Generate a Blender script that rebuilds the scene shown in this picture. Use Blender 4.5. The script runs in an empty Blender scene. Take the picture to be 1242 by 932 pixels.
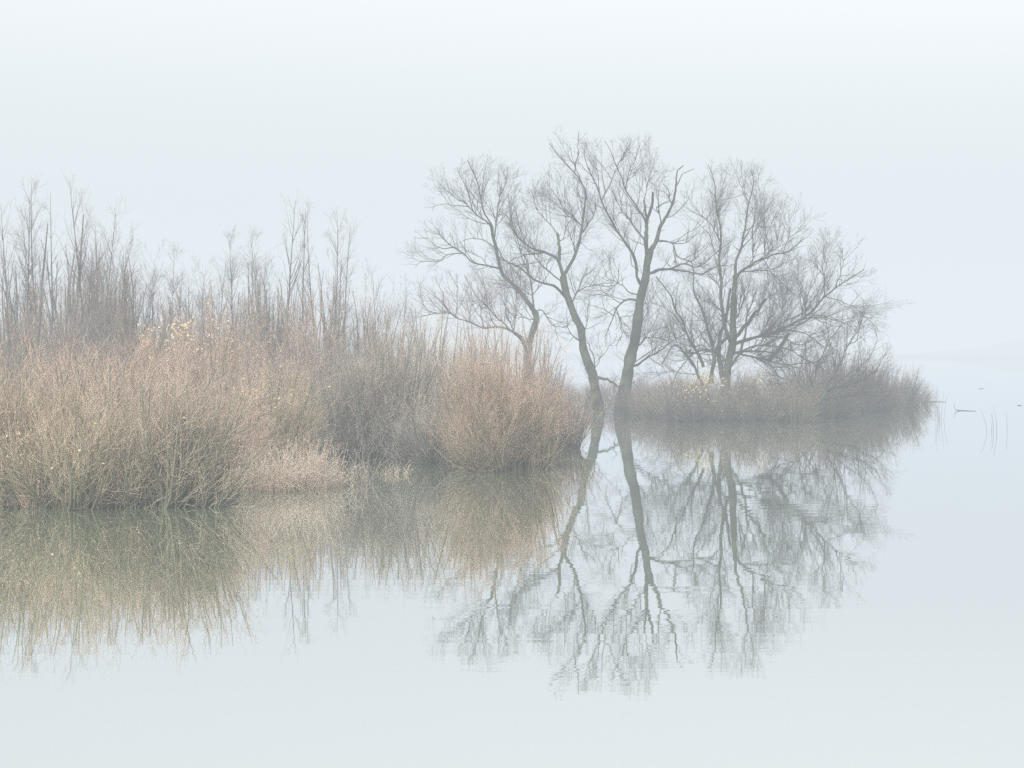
import bpy, math
import numpy as np

# ------------------------------------------------------------------ basics
sc = bpy.context.scene
COL = sc.collection
F = 3000.0            # focal length in pixels of a 1242 px wide frame
HZ = 425.0            # horizon row
CAMH = 3.0            # camera height above the water
SIG = 0.0030          # fog extinction per metre
AIR = (0.792, 0.862, 0.908)
FOGTOP = 60.0
rng = np.random.default_rng(7)


def at(px, py, d):
    """point at distance d that the traced branch or base passes through"""
    return np.array([(px - 621.0) / F * d, d, CAMH + (HZ - py) / F * d])


def tag(o, label=None, cat=None, group=None, kind=None):
    if label: o['label'] = label
    if cat: o['category'] = cat
    if group: o['group'] = group
    if kind: o['kind'] = kind
    return o


def empty(name, loc, rz=0.0):
    o = bpy.data.objects.new(name, None)
    COL.objects.link(o)
    o.location = loc
    o.rotation_euler = (0, 0, rz)
    o.empty_display_size = 0.3
    return o


def unit(v):
    return v / np.maximum(np.linalg.norm(v, axis=-1, keepdims=True), 1e-9)


# ------------------------------------------------------------------ materials
def new_mat(name):
    m = bpy.data.materials.new(name)
    m.use_nodes = True
    nt = m.node_tree
    nt.nodes.clear()
    return m, nt, nt.nodes.new('ShaderNodeOutputMaterial')


def twig_mat(name, base, tip, mid=None, rough=0.85, var=0.22, moss=None):
    """bark whose colour runs from old wood (tip=0) to young shoots (tip=1), each twig its own tone"""
    m, nt, out = new_mat(name)
    N, L = nt.nodes, nt.links
    b = N.new('ShaderNodeBsdfPrincipled')
    b.inputs['Roughness'].default_value = rough
    b.inputs['Specular IOR Level'].default_value = 0.2
    a = N.new('ShaderNodeAttribute'); a.attribute_name = 'tip'
    r = N.new('ShaderNodeAttribute'); r.attribute_name = 'rnd'
    ramp = N.new('ShaderNodeValToRGB')
    e = ramp.color_ramp.elements
    e[0].color = (*base, 1); e[1].color = (*tip, 1)
    if mid:
        k = e.new(0.45); k.color = (*mid, 1)
    L.new(a.outputs['Fac'], ramp.inputs['Fac'])
    # noise over the plant so that it has lighter and darker, redder and greener patches
    tc = N.new('ShaderNodeTexCoord')
    no = N.new('ShaderNodeTexNoise'); no.inputs['Scale'].default_value = 1.3
    no.inputs['Detail'].default_value = 3
    L.new(tc.outputs['Object'], no.inputs['Vector'])
    ma = N.new('ShaderNodeMath'); ma.operation = 'MULTIPLY_ADD'
    L.new(r.outputs['Fac'], ma.inputs[0]); ma.inputs[1].default_value = var * 2
    ma.inputs[2].default_value = 1 - var
    mb = N.new('ShaderNodeMath'); mb.operation = 'MULTIPLY_ADD'
    L.new(no.outputs['Fac'], mb.inputs[0]); mb.inputs[1].default_value = 0.9
    mb.inputs[2].default_value = 0.55
    mc = N.new('ShaderNodeMath'); mc.operation = 'MULTIPLY'
    L.new(ma.outputs[0], mc.inputs[0]); L.new(mb.outputs[0], mc.inputs[1])
    vs = N.new('ShaderNodeVectorMath'); vs.operation = 'SCALE'
    last = ramp.outputs['Color']
    if moss:
        n2 = N.new('ShaderNodeTexNoise'); n2.inputs['Scale'].default_value = 2.2
        n2.inputs['Detail'].default_value = 5
        L.new(tc.outputs['Object'], n2.inputs['Vector'])
        r2 = N.new('ShaderNodeValToRGB')
        r2.color_ramp.elements[0].position = 0.42; r2.color_ramp.elements[1].position = 0.62
        L.new(n2.outputs['Fac'], r2.inputs['Fac'])
        mx = N.new('ShaderNodeMix'); mx.data_type = 'RGBA'
        L.new(r2.outputs['Color'], mx.inputs['Factor'])
        L.new(last, mx.inputs['A']); mx.inputs['B'].default_value = (*moss, 1)
        last = mx.outputs['Result']
        # furrowed bark
        n3 = N.new('ShaderNodeTexNoise'); n3.inputs['Scale'].default_value = 14
        mp = N.new('ShaderNodeMapping'); mp.inputs['Scale'].default_value = (1, 1, 0.25)
        L.new(tc.outputs['Object'], mp.inputs['Vector']); L.new(mp.outputs[0], n3.inputs['Vector'])
        bp = N.new('ShaderNodeBump'); bp.inputs['Strength'].default_value = 0.6
        bp.inputs['Distance'].default_value = 0.03
        L.new(n3.outputs['Fac'], bp.inputs['Height']); L.new(bp.outputs[0], b.inputs['Normal'])
    L.new(last, vs.inputs[0]); L.new(mc.outputs[0], vs.inputs['Scale'])
    oi = N.new('ShaderNodeObjectInfo')
    h = N.new('ShaderNodeHueSaturation')
    for sock, lo, hi, k in (('Value', .88, 1.14, 1.0), ('Saturation', .85, 1.2, 7.3), ('Hue', .492, .502, 3.7)):
        f1 = N.new('ShaderNodeMath'); f1.operation = 'MULTIPLY'; L.new(oi.outputs['Random'], f1.inputs[0]); f1.inputs[1].default_value = k
        f2 = N.new('ShaderNodeMath'); f2.operation = 'FRACT'; L.new(f1.outputs[0], f2.inputs[0])
        f3 = N.new('ShaderNodeMath'); f3.operation = 'MULTIPLY_ADD'; L.new(f2.outputs[0], f3.inputs[0])
        f3.inputs[1].default_value = hi - lo; f3.inputs[2].default_value = lo
        L.new(f3.outputs[0], h.inputs[sock])
    L.new(vs.outputs[0], h.inputs['Color']); L.new(h.outputs[0], b.inputs['Base Color'])
    L.new(b.outputs[0], out.inputs['Surface'])
    return m


def leaf_mat(name, c0, c1):
    m, nt, out = new_mat(name)
    N, L = nt.nodes, nt.links
    b = N.new('ShaderNodeBsdfPrincipled'); b.inputs['Roughness'].default_value = 0.7
    r = N.new('ShaderNodeAttribute'); r.attribute_name = 'rnd'
    ramp = N.new('ShaderNodeValToRGB')
    ramp.color_ramp.elements[0].color = (*c0, 1); ramp.color_ramp.elements[1].color = (*c1, 1)
    L.new(r.outputs['Fac'], ramp.inputs['Fac'])
    L.new(ramp.outputs['Color'], b.inputs['Base Color'])
    L.new(b.outputs[0], out.inputs['Surface'])
    return m


M = {}
M['willow'] = twig_mat('willow_bark', (0.034, 0.040, 0.026), (0.050, 0.047, 0.036), moss=(0.085, 0.11, 0.06))
M['willow_twig'] = twig_mat('willow_twigs', (0.040, 0.040, 0.035), (0.075, 0.066, 0.060))
M['birch'] = twig_mat('slender_tree_bark', (0.085, 0.075, 0.062), (0.24, 0.19, 0.16))
M['birch_red'] = twig_mat('reddish_tree_bark', (0.08, 0.07, 0.065), (0.22, 0.15, 0.13))
M['b_olive'] = twig_mat('olive_shrub_twigs', (0.17, 0.175, 0.11), (0.62, 0.43, 0.33), mid=(0.60, 0.51, 0.365))
M['b_orange'] = twig_mat('orange_shrub_twigs', (0.20, 0.185, 0.13), (0.62, 0.435, 0.35), mid=(0.57, 0.47, 0.37))
M['b_grey'] = twig_mat('grey_shrub_twigs', (0.13, 0.13, 0.10), (0.47, 0.36, 0.31), mid=(0.46, 0.42, 0.34))
M['b_red'] = twig_mat('reddish_shrub_twigs', (0.13, 0.125, 0.09), (0.62, 0.405, 0.325), mid=(0.54, 0.43, 0.335))
M['b_dull'] = twig_mat('dull_shrub_twigs', (0.10, 0.10, 0.08), (0.34, 0.26, 0.22), mid=(0.28, 0.25, 0.21))
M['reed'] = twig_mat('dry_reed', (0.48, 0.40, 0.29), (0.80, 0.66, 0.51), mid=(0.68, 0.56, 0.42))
M['stem'] = twig_mat('dark_stem', (0.17, 0.17, 0.15), (0.22, 0.22, 0.19))
M['leaf_y'] = leaf_mat('yellow_leaf', (0.42, 0.33, 0.12), (0.66, 0.57, 0.28))
M['leaf_c'] = leaf_mat('cream_leaf', (0.55, 0.38, 0.20), (0.78, 0.66, 0.46))


# ------------------------------------------------------------------ geometry
class MB:
    """collects tapered tubes (in batches) and leaves, and links them as ONE mesh object"""
    def __init__(self):
        self.v = []; self.q = []; self.t = []; self.r = []; self.n = 0

    def tubes(self, P, R, sides, tip, rnd=None):
        n, K, _ = P.shape
        T = np.empty_like(P)
        T[:, 1:-1] = P[:, 2:] - P[:, :-2]
        T[:, 0] = P[:, 1] - P[:, 0]; T[:, -1] = P[:, -1] - P[:, -2]
        T = unit(T)
        mean = unit(P[:, -1] - P[:, 0])
        ref = np.where(np.abs(mean[:, :1]) < 0.6, np.array([[1., 0, 0]]), np.array([[0, 1., 0]]))
        U = unit(np.cross(T, ref[:, None, :])); W = np.cross(T, U)
        a = np.arange(sides) * 2 * math.pi / sides
        V = P[:, :, None, :] + R[:, :, None, None] * (np.cos(a)[:, None] * U[:, :, None, :] + np.sin(a)[:, None] * W[:, :, None, :])
        base = self.n + (np.arange(n)[:, None, None] * K + np.arange(K - 1)[None, :, None]) * sides
        j = np.arange(sides); j2 = (j + 1) % sides
        q = np.stack([base + j, base + j2, base + sides + j2, base + sides + j], -1).reshape(-1, 4)
        if rnd is None: rnd = rng.random(n)
        self.v.append(V.reshape(-1, 3)); self.q.append(q)
        self.t.append(np.repeat(np.broadcast_to(tip, (n, K)).reshape(-1), sides))
        self.r.append(np.repeat(np.broadcast_to(rnd[:, None], (n, K)).reshape(-1), sides))
        self.n += n * K * sides

    def leaves(self, C, size):
        n = len(C)
        a = unit(rng.normal(size=(n, 3))); b = unit(np.cross(a, rng.normal(size=(n, 3))))
        s = size * (0.6 + 0.8 * rng.random((n, 1)))
        V = np.stack([C, C + s * 0.5 * a + s * 0.28 * b, C + s * a, C + s * 0.5 * a - s * 0.28 * b], 1)
        self.v.append(V.reshape(-1, 3))
        self.q.append(self.n + np.arange(n * 4).reshape(-1, 4))
        self.t.append(np.ones(n * 4)); self.r.append(np.repeat(rng.random(n), 4))
        self.n += n * 4

    def mesh(self, name, mat):
        V = np.concatenate(self.v).astype(np.float32); Q = np.concatenate(self.q).astype(np.int32)
        me = bpy.data.meshes.new(name)
        me.vertices.add(len(V)); me.vertices.foreach_set('co', V.ravel())
        me.loops.add(Q.size); me.loops.foreach_set('vertex_index', Q.ravel())
        me.polygons.add(len(Q))
        me.polygons.foreach_set('loop_start', np.arange(0, Q.size, 4, dtype=np.int32))
        me.polygons.foreach_set('loop_total', np.full(len(Q), 4, dtype=np.int32))
        for nm, arr in (('tip', self.t), ('rnd', self.r)):
            at_ = me.attributes.new(nm, 'FLOAT', 'POINT')
            at_.data.foreach_set('value', np.concatenate(arr).astype(np.float32))
        me.update(calc_edges=True)
        me.polygons.foreach_set('use_smooth', np.ones(len(Q), dtype=bool))
        me.materials.append(mat)
        return me

    def build(self, name, mat, parent=None):
        o = bpy.data.objects.new(name, self.mesh(name, mat))
        COL.objects.link(o)
        if parent: o.parent = parent
        return o


def length(P):
    return np.linalg.norm(np.diff(P, axis=1), axis=2).sum(1)


def sample(P, R, idx, t):
    K = P.shape[1]
    f = np.clip(t * (K - 1), 0, K - 1.001); i = f.astype(int); w = (f - i)[:, None]
    p = P[idx, i] * (1 - w) + P[idx, i + 1] * w
    r = R[idx, i] * (1 - w[:, 0]) + R[idx, i + 1] * w[:, 0]
    return p, unit(P[idx, i + 1] - P[idx, i]), r


def grow(P, R, dens, t0, t1, ang, L0, L1, K, up, wob, r_len=0.006, rmin=0.0025, fall=0.5, bias=0.0, rel=None):
    """side shoots along every polyline of a batch; dens per metre, ang = (min,max) degrees, length L0..L1 (or rel * parent length)"""
    n = len(P); ln = length(P)
    cnt = rng.poisson(np.maximum(ln * (t1 - t0) * dens, 0.01))
    idx = np.repeat(np.arange(n), cnt); m = len(idx)
    if m == 0: return np.zeros((0, K, 3)), np.zeros((0, K))
    t = t0 + (t1 - t0) * rng.random(m)
    p, T, r = sample(P, R, idx, t)
    u = unit(np.cross(T, rng.normal(size=(m, 3))))
    if bias: u = unit(u + np.array([0, 0, bias])); u = unit(u - (u * T).sum(1, keepdims=True) * T)
    a = np.radians(ang[0] + (ang[1] - ang[0]) * rng.random(m))[:, None]
    d = np.cos(a) * T + np.sin(a) * u
    L = L0 + (L1 - L0) * rng.random(m)
    if rel: L = L * 0 + ln[idx] * (rel[0] + (rel[1] - rel[0]) * rng.random(m))
    L = L * (1 - fall * t)
    Q = np.empty((m, K, 3)); Q[:, 0] = p
    st = (L / (K - 1))[:, None]
    for k in range(1, K):
        d = unit(d + np.array([0, 0, up]) * st + wob * rng.normal(size=(m, 3)))
        Q[:, k] = Q[:, k - 1] + d * st
    r0 = np.minimum(r * 0.7, r_len * L + rmin)[:, None]
    s = np.linspace(0, 1, K)[None]
    return Q, np.maximum(r0 * (1 - 0.85 * s), rmin * 0.75)


def smooth_line(pts, K):
    """Catmull-Rom through pts, resampled to K points of equal spacing"""
    p = np.array(pts, float)
    p = np.vstack([2 * p[0] - p[1], p, 2 * p[-1] - p[-2]])
    out = []
    for i in range(1, len(p) - 2):
        for s in np.linspace(0, 1, 8, endpoint=False):
            a, b, c, d = p[i - 1], p[i], p[i + 1], p[i + 2]
            out.append(0.5 * (2 * b + (c - a) * s + (2 * a - 5 * b + 4 * c - d) * s * s + (3 * b - a - 3 * c + d) * s ** 3))
    out.append(p[-2]); out = np.array(out)
    cl = np.concatenate([[0], np.cumsum(np.linalg.norm(np.diff(out, axis=0), axis=1))])
    s = np.linspace(0, cl[-1], K)
    return np.stack([np.interp(s, cl, out[:, j]) for j in range(3)], 1)


# ------------------------------------------------------------------ the old willows
def willow(name, d0, limbs, label, cat='tree', twig=1.0, mat='willow', tmat='willow_twig', group=None, parts=True, upk=0.35, dead=(), tangle=0.0):
    """limbs: (points (x,y) of the branch as it stands, start width px, end width px, metres it comes forward(-) or goes back(+)).
    The first limb is the trunk."""
    seen = []; lines = []; rads = []
    for li, (pts, w0, w1, dd) in enumerate(limbs):
        pts = np.array(pts, float)
        if seen:
            S = np.array(seen); k = np.argmin(((S[:, :2] - pts[0]) ** 2).sum(1)); ds = S[k, 2]
            if (S[k, :2] - pts[0]) @ (S[k, :2] - pts[0]) < 80: pts[0] = S[k, :2]
        else: ds = 0.0
        seg = np.concatenate([[0], np.cumsum(np.linalg.norm(np.diff(pts, axis=0), axis=1))]); s = seg / seg[-1]
        off = ds + dd * s
        P3 = smooth_line([at(x, y, d0 + o) for (x, y), o in zip(pts, off)], 24)
        f = np.linspace(0, 1, 24)
        inner = np.sin(f * math.pi)[:, None]
        P3 = P3 + inner * rng.normal(size=(24, 3)) * 0.012 * min(1.0, np.linalg.norm(P3[-1] - P3[0]) / 3.5)
        lf = rng.normal(size=(9, 3)) * 0.035 * min(1.0, np.linalg.norm(P3[-1] - P3[0]) / 2.5)
        P3 = P3 + inner * np.stack([np.interp(f, np.linspace(0, 1, 9), lf[:, j]) for j in range(3)], 1)
        W = (w0 + (w1 - w0) * f ** 0.65) / F * d0 * (0.5 if li == 0 else 0.48)
        W = W * (1 + 0.07 * rng.normal(size=24))
        if li == 0 and w0 > 9: W = W * (1 + 0.28 * np.exp(-f * 9))
        # store traced pixel positions with depth for the limbs that start on this one
        for q in P3:
            seen.append((q[0] / q[1] * F + 621, HZ - (q[2] - CAMH) / q[1] * F, q[1] - d0))
        lines.append(P3); rads.append(W)
    P = np.array(lines); R = np.array(rads)
    base = P[0, 0].copy(); base[2] = 0
    root = empty(name, base)
    tag(root, label, cat, group)
    P = P - base
    P[0, 0, 2] = min(P[0, 0, 2], -0.3)
    tr = MB()
    tr.tubes(P[:1], R[:1], 12, 0.0, np.array([0.5]))
    tr.build('trunk', M[mat], root)
    for i in range(1, len(P)):
        if R[i, 0] > 0.034:
            lm = MB(); lm.tubes(P[i:i + 1], R[i:i + 1], 8, 0.1, np.array([0.5]))
            lm.build('limb', M[mat], root)
    cr = MB()
    thin = [i for i in range(1, len(P)) if R[i, 0] <= 0.034]
    if thin: cr.tubes(P[thin], R[thin], 5, 0.3)
    live = [i for i in range(1, len(P)) if i not in dead]
    lp, lr = P[live], R[live]
    P_big = [i for i in range(len(P)) if R[i, 0] > 0.034]
    A, RA = grow(lp, lr, 3.8 * twig, 0.12, 1.0, (20, 55), 1.1, 3.0, 9, upk, 0.06, 0.0080, 0.0042, 0.75, bias=0.4)
    ztop = lp[:, :, 2].max() + 0.15
    k_ = (A[:, :, 2].max(1) < ztop) | (rng.random(len(A)) < .04); A, RA = A[k_], RA[k_]
    if tangle:
        # old drooping branches low on the trunk and limbs
        lo = np.concatenate([P[:1], lp]); lor = np.concatenate([R[:1], lr])
        X, RX_ = grow(lo, lor, tangle, 0.05, 0.55, (45, 85), 1.4, 3.4, 10, -0.05, 0.19, 0.006, 0.004, 0.2, bias=0.5)
        A2 = np.empty((len(X), 9, 3)); 
        for j in range(9): A2[:, j] = X[:, int(round(j * 9 / 8))]
        A = np.concatenate([A, A2]); RA = np.concatenate([RA, RX_[:, [int(round(j * 9 / 8)) for j in range(9)]]])
    B, RB = grow(A, RA, 4.0, 0.12, 1.0, (22, 50), 0.55, 1.25, 6, upk, 0.05, 0.0065, 0.0038, 0.5, bias=0.2, rel=(.4, .85))
    k_ = B[:, -1, 2] < ztop + 0.1; B, RB = B[k_], RB[k_]
    C, RC = grow(B, RB, 4.8, 0.1, 1.0, (20, 50), 0.30, 0.75, 5, 0.35, 0.045, 0.0055, 0.0034, 0.45, rel=(.4, .8))
    D, RD = grow(C, RC, 4.2, 0.1, 1.0, (20, 50), 0.16, 0.36, 3, 0.2, 0.05, 0.0045, 0.0030, 0.3, rel=(.4, .8))
    T, RT = grow(P[:1], R[:1], 3.0 * twig, 0.1, 0.95, (30, 80), 0.5, 1.6, 7, 0.5, 0.16, 0.006, 0.003, 0.2)
    T2, RT2 = grow(T, RT, 5, 0.15, 1, (25, 55), 0.3, 0.8, 4, 0.3, 0.12, 0.005, 0.0028, 0.3)
    S, RS = grow(P[P_big], R[P_big], 0.8, 0.1, 0.9, (35, 75), 0.15, 0.55, 4, 0.1, 0.12, 0.03, 0.012, 0.1)
    cr.tubes(S, np.maximum(RS, 0.010), 5, 0.2)
    cr.tubes(A, RA, 4, 0.4); cr.tubes(B, RB, 3, 0.6); cr.tubes(C, RC, 3, 0.8); cr.tubes(D, RD, 3, 1.0)
    cr.tubes(T, RT, 3, 0.4); cr.tubes(T2, RT2, 3, 0.8)
    cr.build('crown', M[tmat], root)
    return root


treeA = [
 ([(633,512),(635,480),(639,440),(645,405),(651,388),(648,378)], 9, 7.5, 0),
 ([(648,378),(640,366),(628,352),(614,336),(608,327),(605,313),(602.7,302),(599.5,293),(597,283)], 6.5, 3.6, -1.0),
 ([(597,283),(597,275),(587,257),(584,244),(582,235),(577,218),(567,195)], 2.8, .8, .8),
 ([(597,283),(593,272),(580,262),(569,251),(554,240),(537,228)], 2.6, .7, -1.5),
 ([(569,251),(551,249),(530,249),(524,256)], 1.3, .5, -1),
 ([(575,257),(569,240),(562,223),(554,204)], 1.5, .5, .9),
 ([(601,290),(601,277),(603,256),(606,240),(605,220),(604,206)], 2.4, .6, 1.6),
 ([(606,240),(612,227),(615,212)], 1.2, .5, .6),
 ([(607,328),(590,322),(575,318),(561,307),(551,301),(540,291),(528,276)], 2.6, .7, -1.8),
 ([(561,307),(543,309),(533,318),(511,318),(503,325)], 1.6, .5, -.8),
 ([(551,301),(533,301),(519,290),(506,289)], 1.5, .5, 1),
 ([(590,322),(586,315),(580,310),(566,305)], 1.2, .5, .7),
 ([(602,300),(588,293),(570,290),(556,296)], 1.4, .5, -1.4),
 ([(610,334),(620,345),(630,356),(631,342),(632,329),(636,318)], 1.9, .7, 1.2),
 ([(649,376),(645,353),(643,339),(635,320),(628,295),(622,275),(619,258),(616,235)], 2.4, .7, 2),
 ([(645,389),(633,385),(626,386),(618,380)], 1.5, .5, -1),
 ([(651,376),(657,376),(662,385),(669,394),(686,397),(691,392)], 1.9, .7, -1.5),
 ([(605,313),(620,322),(632,338),(640,352)], 1.4, .6, 1.2),
]
treeB = [
 ([(727,506),(724,489),(721,471),(718,453),(712,435),(707,414),(704,399),(696,380),(688,360),(684,344),(683,335)], 13, 7.5, 0),
 ([(683,335),(678,319),(672,312),(661,307),(645,301),(632,291),(620,275),(619,257),(617,244)], 4.8, .9, -1.6),
 ([(661,307),(650,307),(640,309),(624,314),(614,322)], 2.6, .6, .9),
 ([(679,319),(678.5,312),(678,296),(676,283)], 4.2, 3.2, .2),
 ([(676,285),(665,270),(657,263),(650,249),(646,235)], 1.5, .5, 1),
 ([(679,292),(683,290),(687,276),(690,268)], 1.4, .5, -.5),
 ([(683,335),(688,327),(696,312),(702,295),(705.6,277),(708,253),(709.6,234),(706,224),(698,211),(689,201),(681,192),(666,174)], 5, .8, 1.5),
 ([(698,211),(700,190),(701.5,172),(702,160)], 1.8, .5, .7),
 ([(707,226),(703,214),(695,196),(692,180)], 1.4, .5, -.9),
 ([(704,284),(714,272),(721,256),(722,240)], 1.8, .6, -1),
 ([(706,274),(703,271),(689,256),(679,243),(661,219)], 1.9, .6, 1.2),
 ([(703,271),(690,262),(672,246),(660,236),(652,234)], 1.5, .5, -1.2),
 ([(688,362),(674,349),(657,343),(640,332),(627,324),(612,316),(606,305),(600,291)], 4.4, .8, -2.2),
 ([(627,324),(640,318),(628,300),(622,280)], 1.5, .5, -1),
 ([(684,344),(679,340),(659,323),(648,310),(638,298),(630,275),(624,250)], 2.3, .6, 1.8),
 ([(693,372),(695,365),(703,352),(720,346),(740,343.6),(750,344)], 1.9, .7, -1.3),
 ([(694,364),(703,349),(706,338),(714,332),(722,326)], 1.6, .6, 1.2),
 ([(706,417),(703,414),(693,405),(687,396),(682,398)], 1.9, .7, -1.2),
 ([(721,460),(721.4,444),(718,427),(711,412)], 2.2, .8, .9),
 ([(706,410),(712,395),(712,380),(716,365)], 1.4, .5, -.8),
 ([(723,458),(732,459),(741,463),(751,470)], 4.5, 2.4, -1.2),
 ([(702,295),(712,302),(720,304)], .9, .4, -.6),
 ([(718,450),(728,435),(742,418),(748,408)], 1.3, .5, 1.3),
]
treeC = [
 ([(753,506),(756,482),(761,455),(765,432),(770,412),(774,393),(775,377),(778.5,357),(783,340),(785,320),(789,304)], 17, 8.5, 0),
 ([(789,304),(796,293),(803,272),(809,259),(817,242),(820,227),(820,210),(829,201)], 7, 1.0, .8),
 ([(820,229),(824,220),(828,212),(842,205)], 1.7, .7, .3),
 ([(816,246),(812,242),(811,230),(804,223)], 1.9, .8, -.4),
 ([(787,312),(784,300),(783.6,288),(783.6,269),(788,259),(791.7,246),(791.7,233)], 7, 2.8, -.7),
 ([(783,269),(783,259),(781,243)], 3.2, 2.0, -.5),
 ([(784,275),(782,266),(775,255),(766,240),(759,229),(755,216),(748,201),(738.6,179),(733,171)], 3, .6, 1.1),
 ([(748,203),(755,190),(766,171)], 1.2, .5, .5),
 ([(760,228),(764,206),(772,188),(776,176)], 1.7, .5, -1),
 ([(781,240),(786,222),(793,212),(798,206)], 1.3, .5, 1),
 ([(776,352),(773,338),(772,328),(769,312),(761,299),(753,288),(743,272),(730.5,248),(726,230),(717.6,214),(711,198),(708,184)], 4.6, .8, -1.8),
 ([(730.5,245),(740,224),(748,203),(757,189),(765,174)], 1.7, .5, -.6),
 ([(717,214),(703,198),(700,184)], 1.2, .5, .8),
 ([(727,232),(725,211),(722,189)], 1.3, .5, 1),
 ([(783,292),(779,288),(769,276),(756,258),(747,242),(741,226)], 2.8, .6, 1.4),
 ([(785,332),(790,332),(801,328),(817,327),(838,331),(853,332),(868,324),(880,322)], 4.6, .9, -2),
 ([(815,325),(831,320),(845,323),(862,311),(887,293)], 2.6, .7, -.6),
 ([(797,293),(801,293),(815,295),(822,310),(838,317),(848,311)], 3.0, .8, -1.3),
 ([(815,295),(828,296),(838,290),(848,281)], 1.5, .5, .8),
 ([(818,327),(808,318),(812,306)], 1.0, .4, .4),
 ([(766,447),(772,443),(785,434),(803,423),(821,410),(834,404)], 3.6, .8, 1.5),
 ([(770,424),(776,418),(787,409),(805,411),(815,420)], 2.2, .7, -1.4),
 ([(774,366),(770,364),(764,363),(753,367),(746,380),(741,393),(733,409)], 3.2, .8, -1.3),
 ([(749,376),(753,393),(753,407),(747,420)], 1.7, .6, .5),
 ([(746,383),(736,378),(724,372),(712,370)], 1.4, .5, -.6),
 ([(776,360),(768,357),(762,354),(756,347),(751,343),(751,320)], 2.2, .6, 1.3),
 ([(751,343),(743,349),(732,360)], 1.2, .5, .5),
 ([(751,343),(736,336),(732,322)], 1.1, .5, -.7),
 ([(803,272),(800,262),(797,250),(812,244),(806,232)], 1.8, .6, -1),
 ([(772,328),(765,318),(768,300)], 1.2, .5, .6),
 ([(779,352),(784,370),(793,358),(797,348)], 1.1, .5, .8),
 ([(776,400),(783,385),(790,372),(793,360)], 1.4, .5, -.9),
 ([(776,300),(765,290),(757,283)], 1.2, .5, -.4),
 ([(806,266),(816,262),(826,253),(834,243)], 1.4, .5, .7),
]
treeD = [
 ([(878,512),(880,480),(881,455),(884,434),(889,413),(889,392),(889.5,371),(891,350),(892,334)], 14, 6, 0),
 ([(892,334),(893,316),(899,301),(904,274),(907,253),(912,232),(914,219),(910,207)], 4.2, .7, .8),
 ([(906,246),(904,238),(897,221),(893,212)], 1.2, .4, -.8),
 ([(899,301),(912,288),(922,270),(930,256),(940,246)], 1.6, .5, 1.1),
 ([(891,340),(897,331),(914,320),(933,311),(954,307),(966,297),(975,290)], 4.4, .8, -1.8),
 ([(922,316),(939,299),(945,282),(946,268)], 1.8, .5, 1.1),
 ([(951,307),(956,290),(958,272),(957,262)], 1.2, .4, -.8),
 ([(898,331),(918,329),(941,324),(954,318),(966,314)], 1.7, .5, 1.2),
 ([(914,320),(914,300),(913,280),(916,262)], 1.5, .5, .9),
 ([(863,465),(863,455),(866,432),(858,402),(851,377),(842,352),(841,330),(838,316)], 6, 1.2, -1),
 ([(866,432),(872,419),(884,408)], 4.5, 4, .7),
 ([(886,420),(880,400),(876,378),(874,357),(875,341),(872,320),(873,295),(873,270),(869,244),(865,217),(859,200)], 6.5, .7, 1.4),
 ([(872,290),(862,271),(847,259),(837,246)], 1.8, .5, -1.3),
 ([(869,246),(878,232),(880,218)], 1.1, .4, .7),
 ([(892,408),(895,406),(912,386),(929,363)], 5, 3.6, -.8),
 ([(929,364),(940,357),(952,352)], 1.2, .4, .4),
 ([(890,416),(897,415),(920,408),(945,400),(970,388),(987,375),(1000,360),(1020,345),(1034,336),(1048,327)], 5, .9, -2.2),
 ([(1000,360),(999,345),(998,316),(1002,292)], 1.7, .5, .7),
 ([(1014,350),(1021,324),(1022,301)], 1.6, .5, -.8),
 ([(987,375),(992,356),(996,345)], 1.1, .4, 1),
 ([(895,414),(924,406),(950,392),(975,381),(984,366),(994,352)], 2.8, .7, 1.6),
 ([(920,408),(945,410),(958,414),(970,419),(985,412)], 2.0, .7, .8),
 ([(890,432),(904,431),(933,438),(954,442),(983,440),(1000,436)], 3.4, .8, -1.5),
 ([(933,438),(938,431),(946,421),(957,404)], 5.5, 4.2, -.5),
 ([(853,445),(850,436),(836,409),(827,389),(817,370),(811,354),(796,336)], 4.2, 1.2, -2.2),
 ([(852,468),(843,446),(832,430),(822,420),(812,425),(803,442)], 4.2, 1.2, -1.5),
 ([(889,392),(897,376),(900,360),(905,348)], 2.4, .7, -1),
 ([(889,400),(880,385),(868,372),(858,362)], 2, .6, -1.2),
 ([(875,350),(866,338),(858,330),(850,330)], 1.5, .5, 1),
 ([(912,386),(920,380),(922,362),(924,345)], 1.3, .4, .6),
 ([(945,400),(950,380),(948,362),(952,344)], 1.3, .4, -.8),
 ([(880,470),(872,440),(873,410),(880,390),(883,370),(886,350)], 8, 2.5, .8),
 ([(884,450),(896,430),(903,410),(905,385),(912,368),(918,350)], 5, 1, -1.2),
 ([(889,430),(915,425),(940,430),(960,450),(975,472)], 3, .7, -1.6),
 ([(895,425),(925,418),(955,425),(985,440),(1010,456)], 3, .6, .9),
 ([(884,440),(868,426),(845,428),(825,445),(815,470)], 3, .7, -1.4),
 ([(892,424),(930,440),(945,465),(950,490)], 2.6, .6, -2),
 ([(945,400),(975,405),(1000,420),(1015,445)], 2, .5, .8),
 ([(970,388),(1000,385),(1030,395),(1050,415)], 1.8, .5, -1),
 ([(1000,360),(1030,370),(1050,385),(1065,400)], 1.4, .4, .6),
 ([(866,430),(852,420),(838,424),(828,436)], 2.2, .6, 1),
 ([(970,388),(974,368),(970,350),(966,338)], 1.4, .4, .8),
]
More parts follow.
